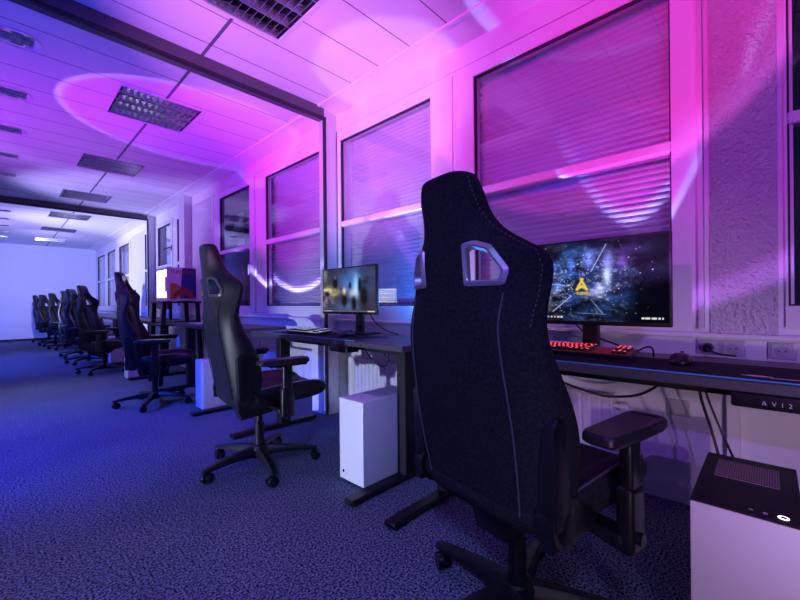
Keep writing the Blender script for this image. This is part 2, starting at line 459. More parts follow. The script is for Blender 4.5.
NTH = ['nearest', 'second', 'third', 'fourth', 'fifth', 'sixth', 'seventh', 'eighth', 'ninth', 'tenth', 'eleventh', 'farthest']
for k, (x, y) in enumerate(DL):
    t = dp if k == 0 else copy_tree(dp)
    t.location = (x, y, CZ)
    t['label'] = 'round recessed downlight at left of ceiling, %s from the camera' % NTH[k]

# ------------------------------------------------------------------ gaming chair (faces local +x)
BACK = [  # z, half width, bolster front, centre front (from the back plane)
    (.405, .225, .085, .07), (.44, .245, .115, .085), (.49, .254, .14, .09), (.56, .262, .165, .10), (.66, .268, .178, .10), (.76, .264, .160, .098),
    (.86, .254, .115, .092), (.94, .246, .098, .085), (1.02, .250, .125, .08), (1.08, .253, .150, .08), (1.12, .240, .150, .078),
    (1.15, .190, .125, .075), (1.185, .142, .095, .075), (1.23, .116, .082, .075), (1.285, .106, .072, .07), (1.32, .097, .062, .062), (1.34, .078, .05, .05)]
def xback(z):
    t = (z-.46)/.9
    return -.205 - .115*t - .018*math.sin(PI*min(max(t, 0), 1)*1.0)
def half_section(z, w, b, c):
    """flat spine, sides swept forward into the bolsters or wings"""
    x0 = xback(z)
    k = min(1.0, max(0.0, (z-.90)/.12))*min(1.0, max(0.0, (1.28-z)/.1))     # strong sweep at the shoulder wings
    m = .68 - .30*k; sw = b*(.42 + .30*k)
    back = [(x0, 0), (x0, w*m*.6), (x0+.002, w*m), (x0+sw*.32, w*(m+(.97-m)*.45)), (x0+sw*.78, w*(m+(.97-m)*.85)), (x0+sw+.012, w), (x0+b*.93, w*.985), (x0+b, w*.93)]
    t = .05                                                                # the wings are thin sheets
    front = [(x0+b*.93*(1-k)+(sw*.72+t+.012)*k + x0*0, w*.80), (x0+(b*.5+c*.5)*.96*(1-k)+(sw*.42+t)*k, w*.64), (x0+c*(1-k)+(sw*.10+t)*k, w*.45), (x0+c*(1-.35*k), 0)]
    return back + front
def xsurf(z, y):
    """x of the back surface at height z and sideways distance y"""
    y = abs(y)
    zs = [q[0] for q in BACK]
    i = max(0, min(len(zs)-2, next((k for k in range(len(zs)-1) if zs[k+1] >= z), len(zs)-2)))
    f = (z-zs[i])/(zs[i+1]-zs[i]); st = [z]+[BACK[i][k]*(1-f)+BACK[i+1][k]*f for k in (1, 2, 3)]
    h = half_section(*st)[:6]
    for (xa, ya), (xb, yb) in zip(h, h[1:]):
        if ya <= y <= yb: return xa + (xb-xa)*(y-ya)/(yb-ya)
    return h[-1][0]
def offset_poly(poly, d):
    """push a convex polygon outwards by d"""
    n = len(poly); cx = sum(p[0] for p in poly)/n; cy = sum(p[1] for p in poly)/n; out = []
    for i in range(n):
        p0, p1, p2 = Vector(poly[i-1]), Vector(poly[i]), Vector(poly[(i+1) % n])
        e1, e2 = (p1-p0).normalized(), (p2-p1).normalized()
        n1, n2 = Vector((e1.y, -e1.x)), Vector((e2.y, -e2.x))
        if n1.dot(p1-Vector((cx, cy))) < 0: n1 = -n1
        if n2.dot(p1-Vector((cx, cy))) < 0: n2 = -n2
        b = (n1+n2).normalized(); out.append(tuple(p1 + b*(d/max(.4, b.dot(n1)))))
    return out
def round_poly(poly, r, k=3):
    out = []; n = len(poly)
    for i in range(n):
        p0, p1, p2 = Vector(poly[i-1]), Vector(poly[i]), Vector(poly[(i+1) % n])
        a = p1 + (p0-p1).normalized()*r; c = p1 + (p2-p1).normalized()*r
        for j in range(k+1):
            t = j/k; out.append(tuple(a*(1-t)**2 + p1*2*t*(1-t) + c*t*t))
    return out
CUT = [(.088, 1.050), (.164, 1.050), (.170, 1.075), (.136, 1.128), (.104, 1.140), (.088, 1.136)]

def make_chair(name, label, cover, kind):
    t = thing(name, (0, 0, 0), label, 'gaming chair', 'gaming chairs along the desks')
    # backrest: loft of horizontal sections
    rings = []
    for st in BACK:
        half = [(x, y, st[0]) for x, y in half_section(*st)]
        rings.append(half + [(x, -y, z) for x, y, z in half[-2:0:-1]])
    br = MB().loft(rings).build('backrest', cover, t, subsurf=2, angle=50)
    for s in (1, -1):        # the two window-like cutouts beside the head
        rp = round_poly([(s*y, z) for y, z in CUT], .006)
        cut = MB().loft([[(xsurf(z, y)+.8*q, y-s*.6*q, z) for y, z in rp] for q in (-.09, .16)]).build('cutter', cover)
        md = br.modifiers.new('b', 'BOOLEAN'); md.object = cut; md.operation = 'DIFFERENCE'; md.solver = 'EXACT'
        bake(br); bpy.data.objects.remove(cut)
    br.data.shade_smooth(); br.data.set_sharp_from_angle(angle=R(40))
    for s in (1, -1):
        inn = round_poly([(s*y, z) for y, z in offset_poly(CUT, -.002)], .006); out = round_poly([(s*y, z) for y, z in offset_poly(CUT, .012)], .009)
        mb = MB(); n = len(inn)
        L = lambda p, dx: (xsurf(p[1], p[0])+.8*dx, p[0]-s*.6*dx, p[1])
        mb.loft([[L(p, .01) for p in out], [L(p, -.005) for p in out], [L(p, -.007) for p in offset_poly([(y, z) for y, z in inn], .004)], [L(p, -.004) for p in inn], [L(p, .06) for p in inn]], False, False)
        mb.build('cutout_frame', M['grey_ring'] if kind == 'suede' else M['dark_ring'], t)
    # stitched seams running down the back and along the shoulder
    for s in (1, -1):
        pts = []
        for z, w, b, c in BACK[1:]:
            if z > 1.05: break
            f = .68
            pts.append((xsurf(z, w*f)+.0005, s*w*f, z))
        mb = MB().tube(pts, .0022, 6)
        mb.build('back_seam', M['thread'] if kind == 'suede' else cover, t)
    if kind == 'suede':
        for s in (1, -1):   # row of contrast stitches on the shoulder edge
            mb = MB()
            st = [(z, w) for z, w, b, c in BACK if .9 < z < 1.34]
            for (za, wa), (zb, wb) in zip(st, st[1:]):
                ln = math.hypot(zb-za, wb-wa); k = max(2, int(ln/.011))
                for q in range(k):
                    u0, u1 = q/k, (q+.55)/k
                    z0, z1 = za+(zb-za)*u0, za+(zb-za)*u1; w0, w1 = wa+(wb-wa)*u0, wa+(wb-wa)*u1
                    mb.cyl((xsurf(z0, w0*.93)+.0, s*(w0*.945), z0), (xsurf(z1, w1*.93)+.0, s*(w1*.945), z1), .0013, n=5)
            mb.build('stitching', M['thread'], br)
    # front cushion insert
    rings = []
    for z, w, b, c in BACK[3:9]:
        x0 = xback(z)+c
        rings.append([(x0-.01, -w*.52, z), (x0+.016, -w*.42, z), (x0+.022, 0, z), (x0+.016, w*.42, z), (x0-.01, w*.52, z)])
    MB().loft(rings).build('back_cushion', cover, t, subsurf=1)
    # seat
    rings = []
    for x, hw, zb, zc, zs in [(-.215, .215, .425, .47, .475), (-.17, .245, .415, .485, .50), (-.05, .258, .41, .49, .525), (.10, .262, .41, .495, .54), (.22, .262, .412, .50, .54), (.30, .255, .42, .495, .525), (.345, .235, .435, .48, .495), (.362, .20, .452, .465, .47)]:
        half = [(0, zb), (hw*.6, zb), (hw*.9, zb+.01), (hw, zb+.035), (hw, zs-.02), (hw*.92, zs), (hw*.78, zs-.006), (hw*.62, zc), (hw*.3, zc+.004), (0, zc+.004)]
        rings.append([(x, y, z) for y, z in half] + [(x, -y, z) for y, z in half[-2:0:-1]])
    seat = MB().loft(rings).build('seat', cover, t, subsurf=2, angle=50)
    for s in (1, -1):
        pts = [(x, s*y, z) for x, y, z in [(-.15, .236, .507), (-.05, .243, .521), (.10, .246, .535), (.22, .246, .536), (.29, .24, .524), (.335, .222, .50), (.35, .20, .478)]]
        MB().tube(pts, .003, 6).build('piping', M['thread'] if kind == 'suede' else M['grey_ring'], seat)
    # recliner covers and arms
    for s in (1, -1):
        mb = MB()
        mb.cyl((-.14, s*.215, .465), (-.14, s*.262, .465), .068, .062, 28)
        mb.cyl((-.14, s*.262, .465), (-.14, s*.269, .465), .048, .03, 24)
        mb.prism([(-.20, .41), (-.02, .415), (.0, .44), (-.02, .47), (-.12, .52), (-.2, .50)], 'y', s*.225, s*.26, .006)
        mb.build('recliner_cover', M['black_plastic'], t)
        xa, xb_ = xback(.50)+.05, xback(.72)+.075
        poly = [(xa-.032, .46), (xa+.034, .46), (xb_+.030, .70), (xb_+.016, .725), (xb_-.012, .725), (xb_-.028, .70)]
        arm = MB().prism(poly, 'y', s*.215, s*.268, .01)
        arm.cyl((xb_+.0, s*.262, .695), (xb_+.0, s*.2705, .695), .006, n=10)
        arm.build('recline_bracket', M['black_plastic'], t)
    # armrests
    for s in (1, -1):
        y = s*.315
        post = MB().box(.012, .088, y-.022, y+.022, .36, .53, .016, 3).box(.022, .078, y-.017, y+.017, .5, .655, .012, 3)
        post.box(-.0, .07, s*.12, y, .385, .412, .006)
        post.cyl((.05, y+s*.022, .40), (.05, y+s*.032, .40), .016, n=14)
        p = post.build('armrest_post', M['black_plastic'], t)
        plate = MB().box(-.06, .16, y-.036, y+.036, .648, .662, .006).build('armrest_plate', M['black_gloss'], p)
        outl = round_poly([(-.115, y-.04), (.15, y-.05), (.175, y-.035), (.175, y+.035), (.15, y+.05), (-.115, y+.04)], .022, 4)
        mb = MB(); cy = y; cx = .03
        sh = lambda k, z: [(cx+(px-cx)*k, cy+(py-cy)*k, z) for px, py in outl]
        mb.loft([sh(.93, .660), sh(1.0, .668), sh(1.0, .682), sh(.95, .690), sh(.8, .692)])
        mb.build('armrest_pad', M['pad'], p)
    # tilt mechanism, lever, lift, star base
    mb = MB().box(-.13, .12, -.09, .09, .372, .412, .012, 2).prism([(-.12, .31), (.06, .33), (.11, .375), (-.14, .375)], 'y', -.06, .06, .008)
    mb.build('tilt_mechanism', M['black_metal'], t)
    mb = MB().tube([(.04, -.08, .385), (.04, -.16, .38), (.05, -.22, .365), (.06, -.30, .345)], .008, 8).build('tilt_lever', M['black_plastic'], t)
    MB().cyl((-.02, .09, .39), (-.02, .2, .385), .008, n=10).cyl((-.02, .2, .385), (-.02, .26, .385), .014, n=12).build('height_lever', M['black_plastic'], t)
    MB().cyl((0, 0, .10), (0, 0, .27), .028, n=24).cyl((0, 0, .25), (0, 0, .33), .019, n=24).build('gas_lift', M['black_metal'], t)
    MB().lathe([(.001, .058), (.045, .058), (.056, .07), (.056, .115), (.045, .132), (.03, .136)], (0, 0, 0), 28).build('hub', M['black_metal'], t)
    for k in range(5):
        a = R(186+6+72*k); ca, sa = math.cos(a), math.sin(a)
        def W(x, y, z): return (x*ca-y*sa, x*sa+y*ca, z)
        rings = []
        for x, hw, zb, zt in [(.03, .034, .068, .126), (.08, .031, .074, .124), (.16, .026, .078, .116), (.25, .022, .074, .103), (.315, .020, .068, .09), (.345, .017, .068, .084)]:
            rings.append([W(x, y, z) for y, z in ((-hw, zb), (hw, zb), (hw, zb+(zt-zb)*.55), (hw*.55, zt), (-hw*.55, zt), (-hw, zb+(zt-zb)*.55))])
        leg = MB().loft(rings).build('base_leg', M['black_metal'], t)
        ca_ = MB(); ux = a + .6 + k*1.3
        hx, hy = W(.325, 0, 0)[:2]; dx, dy = math.cos(ux), math.sin(ux)
        cx, cy = hx - dy*.0 - dx*.012, hy + dx*.0 - dy*.012
        for s in (1, -1):
            n0 = (cx - dy*s*.006, cy + dx*s*.006, .031); n1 = (cx - dy*s*.025, cy + dx*s*.025, .031)
            ca_.cyl(n0, n1, .031, .027, 20)
        ca_.cyl((cx, cy, .03), (hx, hy, .072), .011, n=10)
        ca_.build('caster', M['black_gloss'], leg)
    return t

suede_chair = make_chair('gaming_chair', 'black suede gaming chair with grey back cutout, nearest the camera', M['suede'], 'suede')
leather_chair = make_chair('gaming_chair', '', M['leather'], 'leather')
def put(t, x, y, deg, label=None, dz=0.0, base=0):
    for ch in t.children:
        if ch.name.startswith('base_leg'): ch.rotation_euler.z = R(base)
    t.location = (x, y, 0); t.rotation_euler.z = R(deg)
    if label: t['label'] = label
    if dz:
        for ch in t.children:
            if not ch.name.startswith(('base_leg', 'hub', 'gas_lift')): ch.location.z += dz
            elif ch.name.startswith('gas_lift'): ch.scale.z = 1.0+dz*1.1
put(suede_chair, 1.125, .58, -11, base=-25)
CH = [(1.115, 2.285, -7, 0, 'black leatherette gaming chair at second desk, in front of the small monitor'),
      (1.09, 4.47, -22, -.02, 'black leatherette gaming chair with white-lit head, at the third desk before the drinks fridge'),
      (1.10, 7.15, -30, -.05, 'black leatherette gaming chair directly behind the white-lit one, fourth in the row'),
      (1.10, 8.52, -35, -.06, 'black leatherette gaming chair fifth in the row from the camera'),
      (1.12, 9.75, -40, -.06, 'black leatherette gaming chair sixth in the row from the camera'),
      (1.10, 11.68, -30, -.06, 'black leatherette gaming chair third from the far end wall'),
      (1.0, 12.9, -35, -.07, 'black leatherette gaming chair second from the far end wall'),
      (.97, 14.3, -20, -.06, 'black leatherette gaming chair closest to the far end wall')]
for k, (x, y, d, dz, lab) in enumerate(CH):
    c = leather_chair if k == len(CH)-1 else copy_tree(leather_chair)
    put(c, x, y, d, lab, dz)

# ------------------------------------------------------------------ desks
DX0, DX1, DZ = 1.475, 2.0, .765
def desk(y0, y1, legs, label, ctrl=None):
    t = thing('standing_desk', (1.7, (y0+y1)/2, 0), label, 'desk', 'black standing desks along the windows')
    MB().box(DX0, DX1, y0, y1, DZ-.032, DZ, .003).build('desktop', M['desk'], t)
    MB().box(1.60, 1.66, legs[0], legs[1], DZ-.07, DZ-.033).box(1.84, 1.90, legs[0], legs[1], DZ-.07, DZ-.033).build('frame', M['black_metal'], t)
    for ly in legs:
        MB().box(1.565, 1.655, ly-.035, ly+.035, .03, DZ-.034, .004).build('leg', M['black_metal'], t)
        MB().box(1.18, 1.90, ly-.035, ly+.035, .006, .034, .008).box(1.2, 1.26, ly-.03, ly+.03, 0, .01).box(1.82, 1.88, ly-.03, ly+.03, 0, .01).build('foot', M['black_metal'], t)
    if ctrl:
        c = MB().box(DX0-.006, DX0+.09, ctrl[0], ctrl[1], DZ-.075, DZ-.033, .008, 2).build('height_controller', M['black_plastic'], t)
        w = ctrl[1]-ctrl[0]
        if w > .3:
            text_mesh('button_symbols', 'Ʌ  V  I  2', .0165, M['symbol'], c, (DX0-.0065, .020, DZ-.061), (0, -1, 0), (0, 0, 1), .0004)
    return t
DESKS = [(-.55, 1.335, (-.42, 1.215), 'black standing desk nearest the camera, holding the large monitor and red keyboard', (-.42, .085)),
         (1.40, 3.16, (1.50, 2.87), 'black standing desk with white keyboard, second from the camera', (1.86, 2.04)),
         (3.50, 5.22, (3.72, 5.05), 'black standing desk with a violet can, third from the camera', None),
         (5.98, 7.68, (6.1, 7.5), 'black standing desk just beyond the drinks fridge', None),
         (7.80, 9.20, (7.86, 9.1), 'black standing desk fifth from the camera', None),
         (9.25, 11.10, (9.32, 11.0), 'black standing desk sixth from the camera', None),
         (11.2, 12.38, (11.28, 12.3), 'black standing desk third from the far wall', None),
         (12.42, 13.55, (12.48, 13.48), 'black standing desk second from the far wall', None),
         (13.6, 15.0, (13.68, 14.9), 'black standing desk closest to the far wall', None)]
for d in DESKS: desk(*d)

def desk_mat(x0, x1, y0, y1, label, logo=False):
    z = DZ
    t = thing('desk_mat', ((x0+x1)/2, (y0+y1)/2, z), label, 'desk mat', 'cloth mats on the desks')
    MB().box(x0, x1, y0, y1, z, z+.004, .0015).build('cloth', M['mat'], t)
    MB().tube([(x0, y0, z+.004), (x0, y1, z+.004)], .0028, 6, 0).tube([(x0, y1, z+.004), (x1, y1, z+.004)], .0022, 6, 0).tube([(x0, y0, z+.004), (x1, y0, z+.004)], .0022, 6, 0).build('stitched_edge', M['mat_edge'], t)
    if logo:
        mb = MB(); cx, cy = 1.565, .03
        pts = [(cx-.012*math.sin(PI*k/12)*(1), cy+.035-.07*k/12) for k in range(13)] + [(cx+.012*math.sin(PI*k/12), cy-.035+.07*k/12) for k in range(1, 12)]
        mb.prism(pts, 'z', z+.004, z+.0048)
        mb.box(cx-.02, cx-.014, cy-.10, cy-.03, z+.004, z+.0048)
        mb.build('emblem', M['symbol'], t)
desk_mat(1.479, 1.805, -.075, 1.12, 'black cloth desk mat with blue front edge on the nearest desk', True)
desk_mat(1.479, 1.80, 1.80, 2.86, 'black cloth desk mat with blue edge on the second desk')

# ------------------------------------------------------------------ computer towers
def tower(x, y0, w, label, lid, k):
    h, d = .465, .43
    t = thing('computer_tower', (x+d/2, y0+w/2, 0), label, 'computer tower', 'computer towers on the floor by the desks')
    MB().box(x, x+d, y0, y0+w, .014, h-.004 if lid else h, .006, 2).build('case', M['white_case'], t)
    for fx in (x+.05, x+d-.05):
        for fy in (y0+.03, y0+w-.03):
            MB().cyl((fx, fy, 0), (fx, fy, .016), .016, n=12).build('foot', M['black_plastic'], t)
    top = h
    if lid:
        lidp = MB().box(x+.001, x+d, y0+.0, y0+w, h-.004, h+.002, .001).build('top_panel', M['black_case'], t)
        top = h+.002
        v = MB()
        vx0, vx1 = x+.22, x+d-.06; vy0, vy1 = y0+.04, y0+w-.035
        for q in range(26):
            yy = vy0+(vy1-vy0)*q/25
            v.box(vx0, vx1, yy-.0013, yy+.0013, top, top+.0012)
        for q in range(9):
            xx = vx0+(vx1-vx0)*q/8
            v.box(xx-.0009, xx+.0009, vy0, vy1, top, top+.0014)
        v.build('top_vent', M['vent'], lidp)
        bx, by = x+.03, y0+.035
        MB().lathe([(.006, 0), (.006, .001), (.0105, .001), (.0105, 0)], (bx, by, top), 24).build('power_button_ring', M['led_ring'], lidp)
        MB().cyl((bx, by, top), (bx, by, top+.0016), .0058, n=18).build('power_button', M['black_gloss'], lidp)
        MB().box(bx-.004, bx+.004, by+.028, by+.037, top, top+.0008).box(bx-.003, bx+.003, by+.055, by+.063, top, top+.0008).build('front_port', M['symbol'], lidp)
    else:
        MB().cyl((x+.0015, y0+.17 if w > .18 else y0+.1, .06), (x-.0015, y0+.17 if w > .18 else y0+.1, .06), .008, n=14).build('power_button', M['black_gloss'], t)
        MB().box(x+.15, x+d-.05, y0+.03, y0+w-.03, h-.0005, h+.0012, .0005).box(x+.05, x+.06, y0+.05, y0+.07, h-.0005, h+.001).build('top_vent', M['silver'], t)
    return t
tower(1.285, -.055, .215, 'white computer tower with black vented top, at the lower right corner', True, 0)
tower(1.335, 1.56, .205, 'white computer tower under the near end of the second desk', False, 1)
tower(1.315, 3.80, .205, 'white computer tower under the third desk, behind the side-on chair', False, 2)
tower(1.19, 6.16, .21, 'white computer tower half hidden under the chair with the white-lit head', False, 3)
tower(1.30, 7.94, .21, 'white computer tower beside the fifth desk', False, 4)
tower(1.25, 12.03, .21, 'small looking white computer tower second from the far wall', False, 5)
tower(1.18, 13.75, .21, 'small looking white computer tower closest to the far wall', False, 6)

# ------------------------------------------------------------------ monitors
def vnoise(S, T, f, seed):
    rng = np.random.RandomState(seed); g = rng.rand(64, 64)
    x = S*f; y = T*f; xi = np.floor(x).astype(int); yi = np.floor(y).astype(int); fx = x-xi; fy = y-yi
    fx = fx*fx*(3-2*fx); fy = fy*fy*(3-2*fy)
    G = lambda a, b: g[a % 64, b % 64]
    return (G(xi, yi)*(1-fx)+G(xi+1, yi)*fx)*(1-fy) + (G(xi, yi+1)*(1-fx)+G(xi+1, yi+1)*fx)*fy
def fbm(S, T, f, seed): return sum(vnoise(S, T, f*2**k, seed+k)/2**(k+1) for k in range(5))
def blob(S, T, s, t, rs, rt): return np.exp(-(((S-s)/rs)**2 + ((T-t)/rt)**2))
def seg(S, T, a, b, w):
    ax, ay = a; bx, by = b; A = 16/9.
    dx, dy = (bx-ax)*A, by-ay; px, py = (S-ax)*A, T-ay
    u = np.clip((px*dx+py*dy)/(dx*dx+dy*dy), 0, 1)
    return np.exp(-((px-u*dx)**2+(py-u*dy)**2)/w**2)
def rect(S, T, a, b, c, d): return ((S > a) & (S < b) & (T > c) & (T < d)).astype(float)

def picture_dark(S, T):
    C = np.zeros(S.shape+(3,)) + np.array((.004, .005, .012))
    n = fbm(S, T, 7, 3); n2 = fbm(S, T, 18, 11)
    add = lambda w, c: C.__iadd__(w[..., None]*np.array(c))
    mid = blob(S, T, .48, .5, .28, .42)
    add(mid*np.clip(n-.45, 0, 1)*2.8, (.04, .14, .62))
    sh = fbm(S*1.7+T, T*1.3-S, 26, 41); add(blob(S, T, .50, .46, .24, .30)*(sh > .60)*np.clip(n2-.3, 0, 1)*2.2, (.35, .5, .85))
    add(mid*np.clip(n2-.5, 0, 1)*2.0, (.08, .2, .55))
    add(blob(S, T, .72, .78, .16, .2)*np.clip(n-.3, 0, 1)*1.3, (.12, .02, .26))
    add(blob(S, T, .12, .42, .16, .3)*np.clip(n2-.42, 0, 1)*2, (.5, .35, .15))
    # faint head-and-shoulder silhouettes
    for s, t, k, c in ((.30, .70, .8, (.02, .05, .3)), (.43, .72, .9, (.04, .08, .42)), (.545, .77, 1.25, (.09, .12, .5)), (.665, .74, 1.0, (.12, .12, .42)), (.75, .72, .9, (.09, .03, .26))):
        face = blob(S, T, s, t, .026*k, .075*k); add(face*2.2, c)
        add(-blob(S, T, s-.01*k, t+.012*k, .007*k, .010*k)*1.3, c); add(-blob(S, T, s+.011*k, t+.012*k, .007*k, .010*k)*1.3, c)
        add(-blob(S, T, s, t-.035*k, .010*k, .006*k)*.25, c)
        add(blob(S, T, s, t-.26*k, .062*k, .14*k)*.32*np.clip(n2*1.8-.4, 0, 1), c)
    add(blob(S, T, .66, .56, .02, .10)*1.2, (.55, .65, .95)); add(blob(S, T, .60, .42, .07, .10)*np.clip(n2-.35, 0, 1)*3, (.5, .45, .7))
    for a, b, w, g in (((.655, .94), (.56, .62), .005, .7), ((.30, .12), (.43, .32), .006, .8), ((.56, .27), (.63, .10), .005, .5), ((.47, .10), (.65, .09), .004, .35), ((.20, .50), (.42, .45), .006, .5)):
        add(seg(S, T, a, b, w)*g, (.45, .6, 1.0))
    sp = np.random.RandomState(5)
    for k in range(240):
        s, t = sp.normal(.5, .2), sp.normal(.52, .24)
        if 0.02 < s < .97 and .07 < t < .97:
            r = sp.uniform(.0018, .0046); add(((((S-s)*16/9)**2+(T-t)**2) < r*r*2.5).astype(float)*sp.uniform(.2, .9), (.6, .7, 1.0))
    add(-np.minimum(C[..., 0]*0+1, blob(S, T, .5, .19, .10, .14))*.0, (1, 1, 1))
    C *= (1-.85*blob(S, T, .5, .47, .055, .13))[..., None]; C *= (1-.85*blob(S, T, .5, .2, .08, .1))[..., None]
    C *= (1-.9*np.clip((S-.74)/.1, 0, 1)*np.clip((.62-T)/.2, 0, 1))[..., None]
    C = np.clip(C, 0, 2)
    # yellow triangular badge with a bar of lettering under it
    yel = np.array((.85, .62, .06))
    for a, b in (((.468, .40), (.505, .53)), ((.532, .40), (.495, .53)), ((.468, .40), (.5, .44)), ((.532, .40), (.5, .44))):
        w = np.clip(seg(S, T, a, b, .011)*1.6, 0, 1); C = C*(1-w[..., None]) + yel*w[..., None]
    tri = rect(S, T, .462, .538, .335, .372)*(np.sin(S*620) > -.55); C = C*(1-tri[..., None])+yel*.75*tri[..., None]
    # task bar
    for k, c in enumerate(((.6, .6, .6), (.2, .5, .9), (.6, .65, .7), (.8, .4, .2), (.7, .7, .7), (.75, .75, .8))):
        s0 = .235+.024*k if k else .215; w = rect(S, T, s0, s0+.013, .035, .062); C = C*(1-w[..., None])+np.array(c)*w[..., None]
    for s0, s1 in ((.855, .87), (.873, .885), (.888, .90), (.91, .935), (.945, .957), (.965, .972)):
        w = rect(S, T, s0, s1, .04, .058); C = C*(1-w[..., None])+.75*w[..., None]
    return C

def picture_game(S, T):
    C = np.zeros(S.shape+(3,)) + np.array((.030, .026, .055)); n = fbm(S, T, 6, 21); n2 = fbm(S, T, 15, 31)
    add = lambda w, c: C.__iadd__(w[..., None]*np.array(c))
    C *= (.6+.9*n)[..., None]
    add(blob(S, T, .62, .68, .25, .28)*np.clip(n*1.9-.35, 0, 1), (.03, .16, .5))
    add(blob(S, T, .66, .58, .05, .2), (.25, .5, .7)); add(blob(S, T, .62, .42, .08, .1), (.45, .5, .6)); add(blob(S, T, .44, .48, .03, .07), (.7, .6, .35))
    add(blob(S, T, .17, .48, .14, .1)*np.clip(n2*2-.4, 0, 1), (.75, .65, .2)); add(blob(S, T, .06, .52, .07, .03)*.9, (.6, .6, .2))
    add(blob(S, T, .08, .2, .14, .12)*np.clip(n2*2-.7, 0, 1), (.35, .3, .4)); add(blob(S, T, .05, .9, .04, .2)*.5, (.3, .33, .2))
    add(blob(S, T, .50, .12, .2, .1)*.5, (.1, .2, .5))
    for s, t, rs, rt in ((.26, .66, .05, .12), (.44, .25, .045, .13), (.62, .2, .04, .16), (.80, .35, .06, .22), (.73, .6, .025, .16), (.10, .42, .03, .06), (.55, .6, .02, .07)):
        C *= (1-.97*np.clip(blob(S, T, s, t, rs*1.15, rt*1.15)*1.4, 0, 1))[..., None]
    for s, t in ((.26, .80), (.44, .42), (.62, .40), (.73, .80)): add(blob(S, T, s, t, .016, .03)*.4, (.4, .3, .3))
    w = rect(S, T, 0, 1, 0, .035); C = C*(1-w[..., None])+np.array((.10, .10, .14))*w[..., None]
    w = rect(S, T, .01, .2, .008, .028); C = C*(1-w[..., None])+.3*w[..., None]
    w = rect(S, T, .86, .98, .008, .028); C = C*(1-w[..., None])+np.array((.6, .5, .45))*w[..., None]
    return np.clip(C, 0, 2)

def screen(name, x, y0, y1, z0, z1, nx, nz, fn, m, parent):
    s = np.linspace(0, 1, nx); t = np.linspace(0, 1, nz); S, T = np.meshgrid(s, t)
    off = root_loc(parent)
    verts = [(x-off.x, (y1+(y0-y1)*a)-off.y, (z0+(z1-z0)*b)-off.z) for b in t for a in s]
    faces = [(j*nx+i, j*nx+i+1, (j+1)*nx+i+1, (j+1)*nx+i) for j in range(nz-1) for i in range(nx-1)]
    me = bpy.data.meshes.new(name); me.from_pydata(verts, [], faces)
    C = fn(S, T).reshape(-1, 3); A = np.ones((len(verts), 4)); A[:, :3] = C
    at = me.color_attributes.new('picture', 'FLOAT_COLOR', 'POINT'); at.data.foreach_set('color', A.astype(np.float32).ravel())
    me.materials.append(m); o = bpy.data.objects.new(name, me); COL.objects.link(o); o.parent = parent
    return o
def monitor(x, y0, y1, z0, z1, label, fn, strength, res, base):
    yc = (y0+y1)/2
    t = thing('monitor', (x+.05, yc, DZ), label, 'monitor', 'monitors on the desks')
    b = .012
    MB().box(x, x+.022, y0, y1, z0, z1, .004, 2).box(x+.022, x+.05, y0+.1, y1-.1, z0+.06, z1-.06, .01, 2).build('housing', M['black_plastic'], t)
    screen('screen', x-.0012, y0+b*.7, y1-b*.7, z0+b*1.4, z1-b*.7, res[0], res[1], fn, screen_mat('lit_screen', strength), t)
    MB().box(x+.05, x+.13, yc-.03, yc+.03, z0+.12, z0+.2, .008, 2).box(x+.10, x+.135, yc-.035, yc+.035, DZ+.01, z0+.2, .008, 2).build('stand_neck', M['black_plastic'], t)
    st = MB()
    if base == 'v':
        st.prism([(x-.10, yc-.17), (x-.06, yc-.19), (x+.10, yc-.05), (x+.10, yc+.05), (x-.06, yc+.19), (x-.10, yc+.17), (x+.03, yc)], 'z', DZ+.004, DZ+.016, .003)
    else:
        st.box(x+.055, x+.2, yc-.13, yc+.13, DZ, DZ+.014, .004, 2)
    st.build('stand_base', M['black_plastic'], t)
    return t
monitor(1.76, .267, .915, .893, 1.262, 'large monitor showing a dark blue picture with yellow triangle badge, on the nearest desk', picture_dark, 1.0, (260, 146), 'box')
monitor(1.76, 1.905, 2.525, .915, 1.258, 'monitor showing a colourful game scene on the second desk', picture_game, 1.1, (150, 84), 'box')
monitor(1.72, 6.35, 6.95, .93, 1.27, 'monitor behind the drinks fridge on the fourth desk', picture_game, .5, (40, 24), 'box')
monitor(1.72, 8.3, 8.9, .93, 1.27, 'monitor on the fifth desk seen between two chairs', picture_game, .4, (40, 24), 'box')

